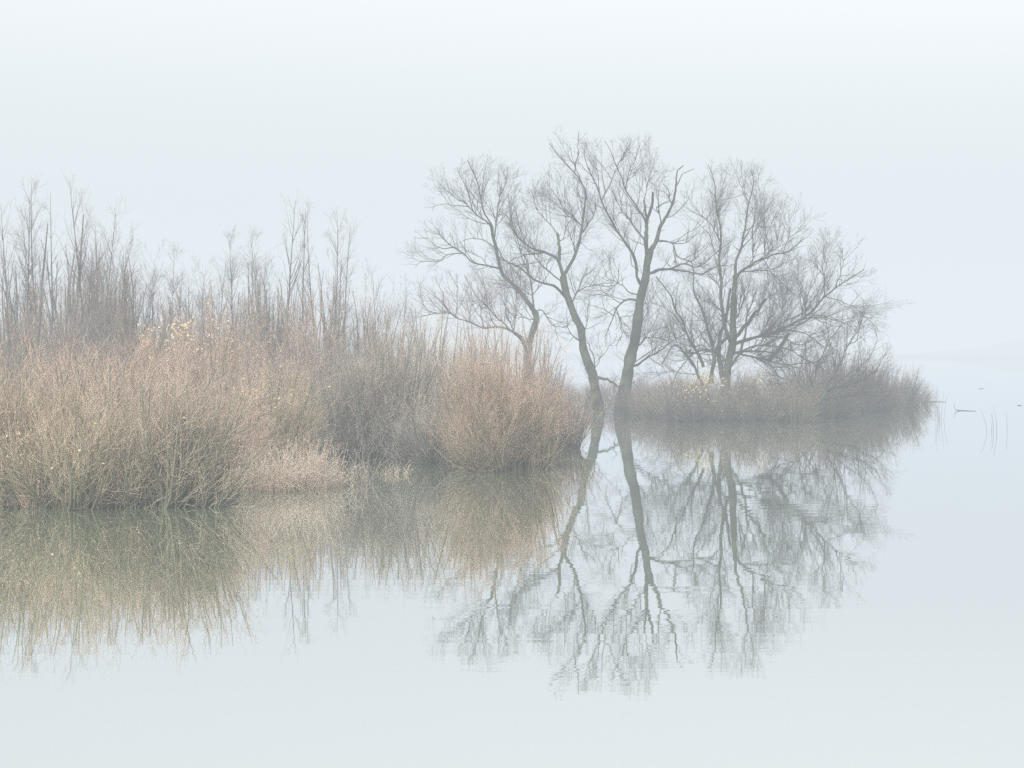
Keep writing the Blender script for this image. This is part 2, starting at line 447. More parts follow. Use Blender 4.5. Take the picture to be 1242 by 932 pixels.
treeE = [
 ([(985,514),(990,497),(995,487),(1002,476)], 6.5, 4.2, 0),
 ([(1002,476),(1015,471),(1029,467),(1056,455),(1069,438),(1075,426)], 2.2, .6, .8),
 ([(1002,476),(1004,467),(1017,444),(1029,421),(1042,398),(1050,373)], 2.6, .6, -1),
 ([(1029,421),(1040,412),(1052,402),(1058,398)], 1.2, .4, .6),
 ([(950,492),(954,484),(971,473),(987,452),(994,438),(1004,415),(1019,396),(1023,375)], 2.8, .6, 1.3),
 ([(1004,415),(1003,396),(999,380)], 1.1, .4, -.8),
 ([(1002,476),(1022,460),(1046,443),(1060,424),(1064,412)], 1.8, .5, -1.2),
 ([(996,486),(1020,482),(1050,478),(1082,474)], 2.0, .6, -1),
 ([(994,488),(975,470),(950,458),(925,452)], 2.4, .7, -1.2),
 ([(996,486),(985,465),(980,440),(972,425)], 2, .6, .9),
]
treeF = [
 ([(650,505),(645,460),(635,416),(624,404)], 7, 4.5, 0),
 ([(624,404),(612,398),(600,397),(585,398),(567,390),(554,386),(543,379),(522,382),(506,385)], 3.2, .8, -2),
 ([(554,386),(554,372),(555,358),(554,331)], 1.5, .5, .8),
 ([(543,379),(538,366),(536,356),(527,334)], 1.7, .5, 1.4),
 ([(538,368),(530,360),(520,350)], 1.1, .4, -1),
 ([(618,401),(605,388),(590,374),(580,362),(573,352),(563,334)], 2.4, .6, 1.3),
 ([(624,404),(618,390),(612,372),(606,356)], 2.2, .6, 1.8),
 ([(622,402),(625,380),(622,362),(615,348)], 1.8, .5, -1),
 ([(585,398),(583,380),(587,364),(592,352)], 1.6, .5, -1.2),
 ([(567,390),(572,372),(580,366)], 1.2, .4, 1),
 ([(522,382),(514,370),(510,358)], 1.1, .4, .6),
]
willow('willow_tree', 121, treeA, 'slim bare willow leaning far to the left, its trunk rising out of the orange shrub', dead=(), twig=1.15)
willow('willow_tree', 115, treeB, 'bare willow with bent trunk and short broken stub at its fork, standing in the water', twig=0.95, dead=(3, 20), tangle=.25)
willow('willow_tree', 113.5, treeC, 'tallest bare willow with the thickest trunk and dead broken leaders at its top', twig=1.0, dead=(1, 2, 3, 4, 5), tangle=.35)
willow('willow_tree', 110, treeD, 'spreading willow of many stems above yellow leaves, a long limb reaching right', twig=1.05, dead=(14, 23, 10), tangle=.6)
willow('willow_tree', 105, treeE, 'low half fallen willow whose branches fan out just above the water', twig=1.0, tangle=.35)
willow('willow_tree', 112, treeF, 'low reddish twiggy tree with an almost level limb, behind the mound of shrubs', twig=1.7, tmat='birch_red')


# ------------------------------------------------------------------ slender trees behind
def slender_proto(h, spread, dens, seed, forks=0, low=0.16):
    global rng
    keep = rng; rng = np.random.default_rng(seed)
    K = 20
    def leader(h, lean):
        z = np.linspace(0, h, K); s = z / h
        P = np.zeros((1, K, 3)); P[0, :, 2] = z
        ph = rng.random(2) * 6
        P[0, :, 0] = lean[0] * s ** 1.3 + 0.10 * np.sin(s * 5 + ph[0]) * s
        P[0, :, 1] = lean[1] * s ** 1.3 + 0.10 * np.sin(s * 4 + ph[1]) * s
        R = ((0.012 + 0.0065 * h) * (1 - 0.93 * s ** 0.8))[None]
        return P, R
    Ps, Rs = [], []
    for k in range(forks + 1):
        a = rng.random() * 6.28; l = (0.25 if k == 0 else 0.11 * h)
        p, r = leader(h * (1 if k == 0 else 0.72 + 0.2 * rng.random()), (l * math.cos(a), l * math.sin(a)))
        Ps.append(p); Rs.append(r * (1 if k == 0 else .8))
    P = np.concatenate(Ps); R = np.concatenate(Rs)
    P[:, 0, 2] = -0.2
    tr = MB(); tr.tubes(P, R, 6, 0.0)
    A, RA = grow(P, R, dens * 1.5, low, 0.98, (26, 44), spread * 0.7, spread * 1.55, 8, 0.42, 0.05, 0.008, 0.0036, 0.72)
    B, RB = grow(A, RA, 3.8, 0.15, 1, (20, 42), 0.35, 0.85, 5, 0.35, 0.05, 0.006, 0.0034, 0.4)
    C, RC = grow(B, RB, 4.5, 0.1, 1, (20, 45), 0.2, 0.42, 3, 0.2, 0.08, 0.005, 0.0030, 0.3)
    cr = MB(); cr.tubes(A, RA, 4, 0.4); cr.tubes(B, RB, 3, 0.8); cr.tubes(C, RC, 3, 1.0)
    rng = keep
    return tr.mesh('trunk', M['birch']), cr.mesh('crown', M['birch'])


protos = [
    (9.4, slender_proto(9.4, 2.6, 3.0, 11)),
    (9.0, slender_proto(9.0, 2.0, 2.6, 12)),
    (8.6, slender_proto(8.6, 2.2, 2.6, 13, forks=2)),
    (7.2, slender_proto(7.2, 2.3, 3.2, 14, forks=3)),
    (9.6, slender_proto(9.6, 2.1, 2.7, 15, forks=1)),
    (6.2, slender_proto(6.2, 2.0, 3.6, 16, forks=4)),
    (9.0, slender_proto(9.0, 2.4, 2.2, 21, forks=1, low=.3)),
    (9.2, slender_proto(9.2, 1.7, 3.0, 22, low=.1)),
    (8.0, slender_proto(8.0, 2.6, 2.4, 23, forks=3)),
]
# (x, top row, distance, prototype, turn, label)
slender = [
 (-12, 262, 96, 1, .3, 'slender bare tree cut by the left edge of the photo'),
 (10, 250, 100, 0, 2.1, 'slender bare tree, second in from the left edge above the shrubs'),
 (31, 236, 96, 1, 1.2, 'straight slender tree just left of the close tall pair at far left'),
 (49, 224, 99, 4, 4.0, 'left one of the close tall pair of slender trees at far left'),
 (62, 238, 97, 1, 5.1, 'right one of the close tall pair of slender trees at far left'),
 (86, 300, 104, 3, .6, 'short bushy pale tree in the dip between the tall pair and the tallest spire'),
 (107, 222, 95, 0, 3.2, 'tallest slender tree of the left stand, narrow spire above bushy side stems'),
 (121, 262, 99, 2, 1.9, 'many stemmed tree touching the right side of the tallest spire at left'),
 (134, 272, 94, 5, .2, 'rounded twiggy tree right of the tallest spire at left'),
 (152, 300, 92, 3, 2.7, 'low broad twiggy tree where the left stand steps down'),
 (168, 312, 90, 5, 4.4, 'short tree at the right foot of the left stand'),
 (186, 318, 93, 3, 5.5, 'short pale tree left of the cream leaved shrub'),
 (203, 312, 97, 2, .9, 'faint short tree standing right behind the cream leaved shrub top'),
 (222, 342, 88, 5, 3.5, 'lowest tree in the gap between the two stands, nearest the cream leaves'),
 (241, 336, 92, 3, 1.4, 'low tree in the middle of the gap between the two stands'),
 (259, 320, 96, 2, 2.4, 'thin low tree closing the right side of the gap between the stands'),
 (284, 294, 104, 2, 4.9, 'pale forked tree, first of the middle stand from the left'),
 (300, 303, 108, 4, .7, 'faint thin tree behind the forked one of the middle stand'),
 (318, 292, 112, 2, 5.9, 'faintest tree of the middle stand, just left of its tallest'),
 (345, 246, 97, 0, 4.6, 'tallest tree of the middle stand with evenly rising side branches'),
 (369, 256, 101, 1, 2.9, 'straight tree next right of the tallest of the middle stand'),
 (386, 258, 98, 1, .1, 'middle one of the three thin poles right of the tallest in the middle stand'),
 (402, 262, 104, 4, 1.1, 'thin pole second from the right end of the middle stand'),
 (414, 274, 106, 1, 3.9, 'last thin pole at the right end of the middle stand'),
 (440, 352, 92, 5, 2.2, 'low twiggy tree at the right foot of the middle stand'),
 (457, 332, 96, 2, 5.2, 'lone small tree between the middle stand and the level limbed tree'),
 (486, 356, 94, 3, .4, 'small tree touching the tip of the level limb from the left'),
 (-30, 300, 90, 3, 1.0, 'bushy tree mostly outside the left edge'),
 (330, 345, 86, 5, 1.7, 'low reddish tree in front of the tallest pole of the middle stand'),
 (42, 335, 86, 3, 4.1, 'low bushy tree in front of the close tall pair at far left'),
 (103, 330, 87, 5, 2.0, 'low bushy tree in front of the tallest spire at left'),
 (376, 350, 88, 3, 3.0, 'low bushy tree in front of the thin poles of the middle stand'),
]
for x, top, d, k, rz, label in slender:
    k = {1: (1, 6, 7), 2: (2, 8, 2), 4: (4, 4, 6)}.get(k, (k,) * 3)[int(x) % 3]
    h, (mt, mc) = protos[k]
    loc = at(x, 0, d); loc[2] = 0.12
    H = CAMH + (HZ - top) / F * d
    s = H / h
    if label.startswith('bushy tree mostly'): continue
    root = empty('slender_tree', loc, rz); root.scale = (s * .95, s * .95, s)
    root.rotation_euler = (rng.normal() * .035, rng.normal() * .035, rz)
    tag(root, label, 'tree', 'slender bare trees behind the shrubs')
    for nm, me in (('trunk', mt), ('crown', mc)):
        o = bpy.data.objects.new(nm, me); COL.objects.link(o); o.parent = root


# ------------------------------------------------------------------ shrubs
def shrub(x, d, hw, top, mat, label, n=260, lean=0.0, leaves=None, flare=1.0, dens=1.0, seed=0, name='willow_shrub', arch=0.25, spread=0.62):
    """x centre column, d distance, hw half width px, top row"""
    global rng
    rng = np.random.default_rng(int(x * 31 + d * 7 + 1000))
    loc = at(x, 0, d); loc[2] = 0.0
    rx = hw / F * d
    H = CAMH + (HZ - top) / F * d
    root = empty(name, loc)
    tag(root, label, 'shrub', 'twiggy leafless shrubs along the water')
    m = n; K = 9
    nc = max(7 if spread < .9 else 11, int(n / 38))
    # root clumps spread round the shrub, no two at the same angle
    ca = (rng.permutation(nc) + rng.random(nc)) / nc * 2 * math.pi; cr_ = np.sqrt(rng.random(nc)) * spread
    if spread >= .9:      # straggling scrub: clumps strung out along the bank
        cx_ = ((np.arange(nc) + rng.random(nc)) / nc * 2 - 1) * .85; cy_ = (rng.random(nc) * 2 - 1) * .6
        ca = np.arctan2(cy_, cx_); cr_ = np.hypot(cx_, cy_)
    ch = 0.58 + 0.50 * rng.random(nc); cl = rng.normal(size=(nc, 2)) * 0.13
    k = rng.integers(0, nc, m)
    a = rng.random(m) * 2 * math.pi; rr = np.sqrt(rng.random(m)) * .2
    ux = cr_[k] * np.cos(ca[k]) + rr * np.cos(a); uy = cr_[k] * np.sin(ca[k]) + rr * np.sin(a)
    bx = rx * ux; by = rx * uy
    P = np.empty((m, K, 3)); P[:, 0] = np.stack([bx, by, np.full(m, -0.1)], 1)
    rr = np.sqrt(ux ** 2 + uy ** 2); a0 = np.arctan2(uy, ux)
    # outer stems lean out, inner stems stand up; every root clump has its own height and lean
    tilt = (0.08 + 0.80 * rr * flare) * (0.35 + 0.9 * rng.random(m))
    odd = rng.random(m) < 0.08          # old leaning stems that cross the others
    tilt = tilt + odd * rng.random(m) * 0.7
    az = a0 + rng.normal(size=m) * 0.7
    d0 = np.stack([np.sin(tilt) * np.cos(az) + lean + cl[k, 0], np.sin(tilt) * np.sin(az) + cl[k, 1], np.cos(tilt)], 1)
    d0 = unit(d0)
    Lmax = H / np.maximum(d0[:, 2], 0.25)
    L = np.minimum(Lmax, H * 1.2) * (0.40 + 0.62 * rng.random(m) ** 0.9) * ch[k]
    out = (d0[:, 0] * np.sign(ux) + 0.02)
    room = (0.75 + 0.75 * rng.random(m)) * np.maximum(rx * 1.10 - np.abs(bx) - 0.1, 0.3) / np.maximum(out, 0.05)
    if lean: room = np.where(ux > 0, room * 1.5, room)
    L = np.maximum(np.minimum(L, room), 0.5)
    st = (L / (K - 1))[:, None]; dd = d0
    for k_ in range(1, K):
        dd = unit(dd + np.array([0, 0, arch]) * st + 0.085 * rng.normal(size=(m, 3)))
        P[:, k_] = P[:, k_ - 1] + dd * st
    s = np.linspace(0, 1, K)[None]
    R = np.maximum((0.006 + 0.0075 * L)[:, None] * (1 - 0.85 * s), 0.003)
    R = R * (1 + 0.7 * odd)[:, None]
    mb = MB()
    mb.tubes(P, R, 4, 0.22 * s ** 2)
    A, RA = grow(P, R, 5.2 * dens, 0.04, 1.0, (14, 50), 0.35, 1.05, 6, 0.35, 0.12, 0.0045, 0.0028, 0.45)
    mb.tubes(A, RA, 3, 0.28 + 0.45 * np.linspace(0, 1, 6)[None] * np.ones((len(A), 1)))
    B, RB = grow(A, RA, 4.2 * dens, 0.1, 1.0, (18, 50), 0.22, 0.6, 4, 0.2, 0.12, 0.004, 0.0026, 0.4)
    tb = np.clip(B[:, :, 2] / H, 0, 1) * 0.45 + 0.25 + 0.3 * rng.random((len(B), 1))
    mb.tubes(B, RB, 3, tb)
    mb.build('stems', M[mat], root)
    if leaves:
        for lm, cnt, size, (lx, ly, lr) in leaves:
            c = at(lx, ly, d - 0.5) - loc
            tips = np.concatenate([A[:, -2], B[:, -1]])
            wgt = np.exp(-(((tips[:, 0] - c[0]) ** 2 + (tips[:, 2] - c[2]) ** 2) / (1.35 * lr / F * d) ** 2))
            if wgt.sum() <= 0: continue
            pick = rng.choice(len(tips), size=cnt, p=wgt / wgt.sum())
            lb = MB(); lb.leaves(tips[pick] + rng.normal(size=(cnt, 3)) * 0.05, size)
            lb.build('leaves', M[lm], root)
    return root


Y, Cc = 'leaf_y', 'leaf_c'
shrubs = [
 # front
 (-30, 48.5, 95, 418, 'b_olive', 'reddish shrub cut by the left edge, nearest the viewer', dict(n=300, flare=.9)),
 (85, 47.6, 120, 424, 'b_olive', 'big dark olive shrub at the water edge, long stems fanning up, pale catkins low down',
    dict(n=420, flare=1.0, leaves=[(Cc, 390, 0.062, (50, 545, 38)), (Y, 60, 0.062, (125, 538, 14)), (Cc, 60, 0.062, (140, 552, 14))])),
 (205, 47.4, 92, 452, 'b_olive', 'shrub at the water edge whose stems sweep low to the right beside pale reeds', dict(n=340, flare=1.35, lean=.22, leaves=[(Cc, 90, 0.056, (180, 545, 60))])),
 (150, 52, 110, 425, 'b_red', 'rusty shrub filling the space between the two nearest shrubs', dict(n=320)),
 (262, 54, 62, 470, 'b_red', 'low rusty shrub right behind the pale reeds', dict(n=220)),
 # second row
 (20, 60, 110, 402, 'b_red', 'red tinged shrub behind the nearest ones at far left', dict(n=300)),
 (130, 63, 105, 392, 'b_red', 'tall rusty shrub in the second row below the left stand of trees', dict(n=300)),
 (228, 66, 75, 372, 'b_orange', 'tall orange shrub carrying the cream leaves at its top',
    dict(n=240, leaves=[(Cc, 225, 0.088, (212, 368, 20)), (Cc, 105, 0.088, (186, 411, 12)), (Cc, 60, 0.075, (255, 397, 12)), (Cc, 75, 0.075, (235, 440, 12)), (Cc, 90, 0.075, (250, 425, 30))])),
 (322, 60, 62, 436, 'b_olive', 'shrub sprinkled with pale yellow leaves above the dry reeds', dict(n=230, leaves=[(Y, 255, 0.069, (330, 462, 26)), (Cc, 90, 0.069, (300, 480, 30))])),
 (300, 72, 70, 392, 'b_red', 'dull reddish shrub behind the yellow sprinkled one', dict(n=230, leaves=[(Cc, 75, 0.075, (276, 404, 18))])),
 (352, 76, 58, 366, 'b_red', 'tall peach tinted shrub below the tallest tree of the middle stand', dict(n=240, leaves=[(Cc, 45, 0.075, (330, 400, 18))])),
 (180, 76, 90, 372, 'b_dull', 'hazy grey shrub behind the rusty second row', dict(n=240)),
 (70, 78, 90, 380, 'b_dull', 'hazy grey shrub under the close tall pair of trees at far left', dict(n=240)),
 (-10, 76, 70, 380, 'b_dull', 'hazy grey shrub under the trees at the left edge', dict(n=200)),
 (410, 82, 70, 380, 'b_dull', 'hazy shrub with loose top under the thin poles of the middle stand', dict(n=220)),
 # the mound
 (436, 68, 112, 402, 'b_grey', 'dark grey shrub forming the left half of the mound', dict(n=430, flare=1.1, dens=1.15)),
 (520, 72, 98, 392, 'b_grey', 'grey brown shrub at the middle of the mound, with reddish tips', dict(n=360, dens=1.1)),
 (590, 75, 92, 388, 'b_red', 'reddish shrub making the top of the mound at the back', dict(n=330, dens=1.1)),
 (604, 62, 80, 430, 'b_orange', 'rounded orange brown shrub, front right of the mound, feet in the water', dict(n=420, flare=1.0, dens=1.15)),
 (535, 65, 52, 448, 'b_grey', 'grey brown shrub filling the dip between the dark grey and the orange brown shrub', dict(n=240, spread=.9)),
 (672, 76, 46, 446, 'b_red', 'small reddish shrub between the orange one and the bent willow trunk', dict(n=200)),
 # behind the willows
 (690, 128, 40, 455, 'b_dull', 'faint low shrub seen just left of the bent willow trunk', dict(spread=.95, n=202)),
 (745, 134, 44, 450, 'b_dull', 'faint low shrub seen between the two biggest trunks', dict(spread=.95, n=202)),
 (895, 125, 60, 458, 'b_dull', 'hazy low shrub behind the trunk of the spreading willow', dict(spread=.95, n=270)),
 (1000, 128, 60, 436, 'b_dull', 'hazy low shrub behind the half fallen willow', dict(spread=.95, n=270)),
 (782, 113, 34, 470, 'b_dull', 'low scrub reaching from the thickest trunk to the right', dict(n=200, spread=.95)),
 (820, 108, 46, 460, 'b_dull', 'dull low scrub left of the bright yellow leaves', dict(n=220, spread=.95)),
 (805, 122, 62, 452, 'b_dull', 'dull low shrub right of the thickest trunk', dict(spread=.95, n=297, flare=1.2)),
 (862, 104, 60, 447, 'b_dull', 'brownish shrub with bright yellow leaves at the foot of the spreading willow', dict(spread=.95, n=351, leaves=[(Y, 225, 0.112, (857, 452, 11)), (Y, 105, 0.100, (838, 464, 12)), (Cc, 165, 0.088, (870, 485, 22))])),
 (925, 104, 56, 448, 'b_dull', 'brownish shrub with a small spray of yellow leaves, right of the spreading trunk', dict(spread=.95, n=337, leaves=[(Y, 120, 0.100, (921, 458, 9)), (Cc, 90, 0.075, (915, 480, 20))])),
 (980, 110, 52, 442, 'b_dull', 'grey shrub around the foot of the half fallen willow', dict(spread=.95, n=310)),
 (1032, 120, 54, 418, 'b_dull', 'tallest grey shrub of the right hand point', dict(spread=.95, n=324)),
 (1072, 128, 42, 440, 'b_dull', 'grey shrub next to last on the right hand point', dict(spread=.95, n=297)),
 (1100, 138, 28, 463, 'b_dull', 'last and lowest shrub at the tip of the right hand point', dict(spread=.95, n=229, flare=1.4)),
]
thick = [
 (-5, 84, 60, 320, 'b_dull', 'loose tall thicket at the left edge, between the shrubs and the slender trees'),
 (52, 82, 55, 330, 'b_red', 'loose tall thicket under the close tall pair of slender trees'),
 (108, 85, 50, 318, 'b_dull', 'loose tall thicket under the tallest spire of the left stand'),
 (160, 82, 50, 335, 'b_dull', 'loose tall thicket under the right end of the left stand'),
 (215, 84, 45, 348, 'b_red', 'loose thicket behind the cream leaved shrub'),
 (268, 82, 48, 345, 'b_red', 'loose thicket in the gap between the two stands of trees'),
 (322, 86, 48, 330, 'b_dull', 'loose tall thicket at the left foot of the middle stand'),
 (372, 84, 48, 335, 'b_red', 'loose tall thicket under the three thin poles'),
 (425, 88, 45, 352, 'b_dull', 'loose thicket under the right end of the middle stand'),
 (478, 86, 42, 372, 'b_red', 'low loose thicket left of the level limbed tree'),
 (540, 92, 45, 385, 'b_red', 'low loose thicket below the level limb'),
 (20, 96, 60, 312, 'b_dull', 'faint thicket far behind at the left edge'),
 (82, 97, 55, 306, 'b_dull', 'faint thicket far behind the close tall pair and the tallest spire'),
 (145, 98, 55, 318, 'b_dull', 'faint thicket far behind the low twiggy end of the left stand'),
 (242, 98, 60, 340, 'b_dull', 'faint thicket far behind the gap between the stands'),
 (305, 100, 50, 318, 'b_dull', 'faint thicket far behind the forked tree of the middle stand'),
 (385, 100, 55, 322, 'b_dull', 'faint thicket far behind the thin poles'),
 (600, 96, 45, 372, 'b_red', 'ragged thicket under the reddish twiggy tree'),
 (660, 100, 26, 412, 'b_dull', 'sparse thicket between the orange shrub and the bent willow'),
]
for x, d, hw, top, mat, label in thick:
    shrub(x, d, hw, top, mat, label, n=110, flare=.45, dens=.8)
for x, d, hw, top, mat, label, kw in shrubs:
    shrub(x, d, hw, top, mat, label, **kw)


# ------------------------------------------------------------------ dry reeds and stalks
def reed_clump(x, d, hw, H, n, label, mat='reed', droop=0.9, name='reed_clump', cat='reeds', r=0.004, group=None):
    loc = at(x, 0, d); loc[2] = 0
    root = MB(); K = 9
    rx = hw / F * d
    P = np.empty((n, K, 3)); P[:, 0] = np.stack([(rng.random(n) * 2 - 1) * rx, (rng.random(n) * 2 - 1) * rx * .5, np.full(n, -.05)], 1)
    az = rng.random(n) * 6.28; t = 0.1 + 0.5 * rng.random(n)
    d_ = np.stack([np.sin(t) * np.cos(az), np.sin(t) * np.sin(az), np.cos(t)], 1)
    L = H * (0.5 + 0.8 * rng.random(n)); st = (L / (K - 1))[:, None]
    g = (rng.random(n) ** 2 * droop)[:, None] * 1.3
    dd = d_
    for k in range(1, K):
        dd = unit(dd - np.array([0, 0, 1.]) * g * (k / K) + 0.08 * rng.normal(size=(n, 3)))
        P[:, k] = P[:, k - 1] + dd * st
    P[:, 1:, 2] = np.maximum(P[:, 1:, 2], 0.02)
    R = np.maximum(r * (1 - 0.7 * np.linspace(0, 1, K))[None] * np.ones((n, 1)), r * .4)
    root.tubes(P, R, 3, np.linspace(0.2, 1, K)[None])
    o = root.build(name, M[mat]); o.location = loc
    return tag(o, label, cat, group)


G = 'clumps of dry pale reeds'
reed_clump(322, 52.5, 28, 0.95, 520, 'pale tangled dry reeds right beside the nearest shrubs', group=G)
reed_clump(366, 53.5, 30, 1.10, 560, 'pale straw coloured reeds in the middle of the gap between shrubs', group=G)
reed_clump(345, 60, 34, 1.15, 360, 'dull straw reeds at the back of the gap between shrubs', group=G)
reed_clump(402, 54.5, 16, 0.85, 80, 'thin upright pale stalks right of the straw reeds', group=G, droop=.5, r=.005)
reed_clump(438, 56, 14, 0.75, 44, 'few pale stalks standing in the water before the dark grey shrub', group=G, droop=.6, r=.005)
reed_clump(478, 60, 18, 0.38, 50, 'short sparse stalks at the foot of the mound', group=G, droop=.5, r=.004)


reed_clump(85, 47.2, 62, 0.95, 170, 'pale dry reeds tangled into the foot of the nearest shrub', group=G, droop=.7)
reed_clump(20, 47.8, 30, 1.15, 130, 'pale dry reeds at the left edge in front of the nearest shrub', group=G, droop=.6)


def stalks(x, d, lines, label):
    loc = at(x, 0, d); loc[2] = 0
    mb = MB()
    P = np.array([smooth_line([np.array([a / F * d, oy * .1, z / F * d]) for a, z in pts], 9) for oy, pts in enumerate(lines)])
    R = np.maximum((0.007 * (1 - .6 * np.linspace(0, 1, 9)))[None] * np.ones((len(P), 1)), .004)
    mb.tubes(P, R, 4, 0.3)
    o = mb.build('water_stalks', M['stem']); o.location = loc
    tag(o, label, 'stalks', 'stalks standing in open water')


stalks(1141, 106, [[(-6, -1), (-6, 12), (-7, 30)], [(-3, -1), (-4, 10), (-2, 22)], [(0, -1), (-1, 12), (1, 26)], [(2, -1), (3, 14), (5, 34)], [(-1, -1), (1, 8), (-3, 16)], [(6, -1), (8, 16), (10, 30)], [(1, -1), (-2, 18), (-1, 40)]],
       'upright dark stalks in open water, closer to the shrub point')
stalks(1202, 91, [[(-5, -1), (-7, 12), (-12, 26)], [(1, -1), (2, 14), (1, 22)], [(4, -1), (4, 12), (3, 20)], [(9, -1), (8, 14), (5, 30)], [(22, -1), (22, 12), (21, 22)]],
       'sparse curved stalks in open water, nearer the right edge')


def driftwood(pts, r, label, name='floating_log'):
    p = [at(x, y, CAMH * F / (y - HZ)) if z is None else at(x, y, z) for x, y, z in pts]
    base = p[0].copy(); base[2] = 0
    P = smooth_line(p, 8)[None] - base
    P[0, :, 2] = np.maximum(P[0, :, 2], 0.0) + 0.01
    R = (r * np.sin(np.linspace(0.35, 2.8, 8)))[None]
    mb = MB(); mb.tubes(P, R, 6, 0.0)
    o = mb.build(name, M['stem']); o.location = base
    return tag(o, label, 'log')


driftwood([(1112, 487, None), (1126, 487.4, None), (1138, 487.8, None), (1148, 488, None)], 0.028, 'thin dark log floating off the tip of the shrub point')
driftwood([(1157, 490.5, 122), (1158.5, 497, 122), (1166, 498.4, None), (1176, 498.8, None), (1184, 499, None)], 0.022, 'dark floating branch with one end sticking up, between the two groups of stalks')
driftwood([(1187, 471.6, None), (1190, 471.8, None), (1193, 471.6, None)], 0.035, 'small far speck of driftwood above the sparse stalks')
driftwood([(1234, 492, None), (1237, 492.3, None), (1239, 492, None)], 0.025, 'small speck of driftwood at the right edge')


# ------------------------------------------------------------------ setting
def grid_mesh(name, xs, ys, zf, mat):
    X, Yv = np.meshgrid(xs, ys); Z = zf(X, Yv)
    V = np.stack([X, Yv, Z], -1).reshape(-1, 3).astype(np.float32)
    nx, ny = len(xs), len(ys)
    i = (np.arange(ny - 1)[:, None] * nx + np.arange(nx - 1)[None]).ravel()
    Q = np.stack([i, i + 1, i + nx + 1, i + nx], 1).astype(np.int32)
    me = bpy.data.meshes.new(name)
    me.vertices.add(len(V)); me.vertices.foreach_set('co', V.ravel())
    me.loops.add(Q.size); me.loops.foreach_set('vertex_index', Q.ravel())
    me.polygons.add(len(Q)); me.polygons.foreach_set('loop_start', np.arange(0, Q.size, 4, dtype=np.int32))
    me.polygons.foreach_set('loop_total', np.full(len(Q), 4, dtype=np.int32))
    me.update(calc_edges=True)
    me.polygons.foreach_set('use_smooth', np.ones(len(Q), dtype=bool))
    me.materials.append(mat)
    o = bpy.data.objects.new(name, me); COL.objects.link(o)
    return tag(o, kind='structure')


# ground: lake bed, the low muddy spit under the trees, the bank the viewer stands on
m, nt, out = new_mat('mud_and_dead_grass'); N, L = nt.nodes, nt.links
b = N.new('ShaderNodeBsdfPrincipled'); b.inputs['Roughness'].default_value = 0.95
no = N.new('ShaderNodeTexNoise'); no.inputs['Scale'].default_value = 1.4; no.inputs['Detail'].default_value = 8
rp = N.new('ShaderNodeValToRGB'); rp.color_ramp.elements[0].position = .35; rp.color_ramp.elements[1].position = .68
rp.color_ramp.elements[0].color = (.075, .068, .045, 1); rp.color_ramp.elements[1].color = (.20, .17, .11, 1)
tc = N.new('ShaderNodeTexCoord'); L.new(tc.outputs['Object'], no.inputs['Vector'])
L.new(no.outputs['Fac'], rp.inputs['Fac']); L.new(rp.outputs[0], b.inputs['Base Color'])
bp = N.new('ShaderNodeBump'); bp.inputs['Distance'].default_value = .08; L.new(no.outputs['Fac'], bp.inputs['Height']); L.new(bp.outputs[0], b.inputs['Normal'])
L.new(b.outputs[0], out.inputs['Surface']); mud = m


def ground_z(X, Yv):
    z = np.full(X.shape, -0.7)
    spit = 1 / (1 + np.exp(-(Yv - 84 + 0.5 * np.sin(X)) / 2.5)) * 1 / (1 + np.exp((Yv - 125) / 4)) * 1 / (1 + np.exp((X + 4 - 0.03 * (Yv - 84)) / 1.2))
    z += spit * (0.80 + 0.06 * np.sin(X * 1.7) * np.cos(Yv * 1.1))
    z += 3.0 / (1 + np.exp((Yv - 1.0) / 1.2))
    far = 1 / (1 + np.exp(-(Yv - 900) / 20)); z += far * 2
    return z


xs = np.concatenate([np.linspace(-2500, -60, 25), np.linspace(-58, 60, 150), np.linspace(62, 2500, 25)])
ys = np.concatenate([np.linspace(-60, -10, 6), np.linspace(-8, 20, 24), np.linspace(22, 140, 120), np.linspace(145, 2600, 60)])
grid_mesh('ground', xs, ys, ground_z, mud)

# wooded hills beyond the lake, nearly lost in the fog
m, nt, out = new_mat('far_woods'); N, L = nt.nodes, nt.links
b = N.new('ShaderNodeBsdfPrincipled'); b.inputs['Roughness'].default_value = 1
no = N.new('ShaderNodeTexNoise'); no.inputs['Scale'].default_value = .05; no.inputs['Detail'].default_value = 6
rp = N.new('ShaderNodeValToRGB'); rp.color_ramp.elements[0].color = (.03, .05, .03, 1); rp.color_ramp.elements[1].color = (.07, .09, .05, 1)
tc = N.new('ShaderNodeTexCoord'); L.new(tc.outputs['Object'], no.inputs['Vector'])
L.new(no.outputs['Fac'], rp.inputs['Fac']); L.new(rp.outputs[0], b.inputs['Base Color']); L.new(b.outputs[0], out.inputs['Surface'])


def hill_z(X, Yv):
    crest = np.exp(-((Yv - 1160) / 60.0) ** 2)
    e = 1 / (1 + np.exp(-(X - 225) / 30.0))
    return -1 + crest * e * (12 + 1.6 * np.sin(X / 17) + 0.9 * np.sin(X / 7.3) + 0.7 * np.sin(X / 3.1 + Yv) + 0.5 * np.sin(X * 1.3 + Yv))


grid_mesh('hills', np.linspace(60, 800, 500), np.linspace(1030, 1290, 30), hill_z, m)

# water
m, nt, out = new_mat('still_lake_water'); N, L = nt.nodes, nt.links
geo = N.new('ShaderNodeNewGeometry')


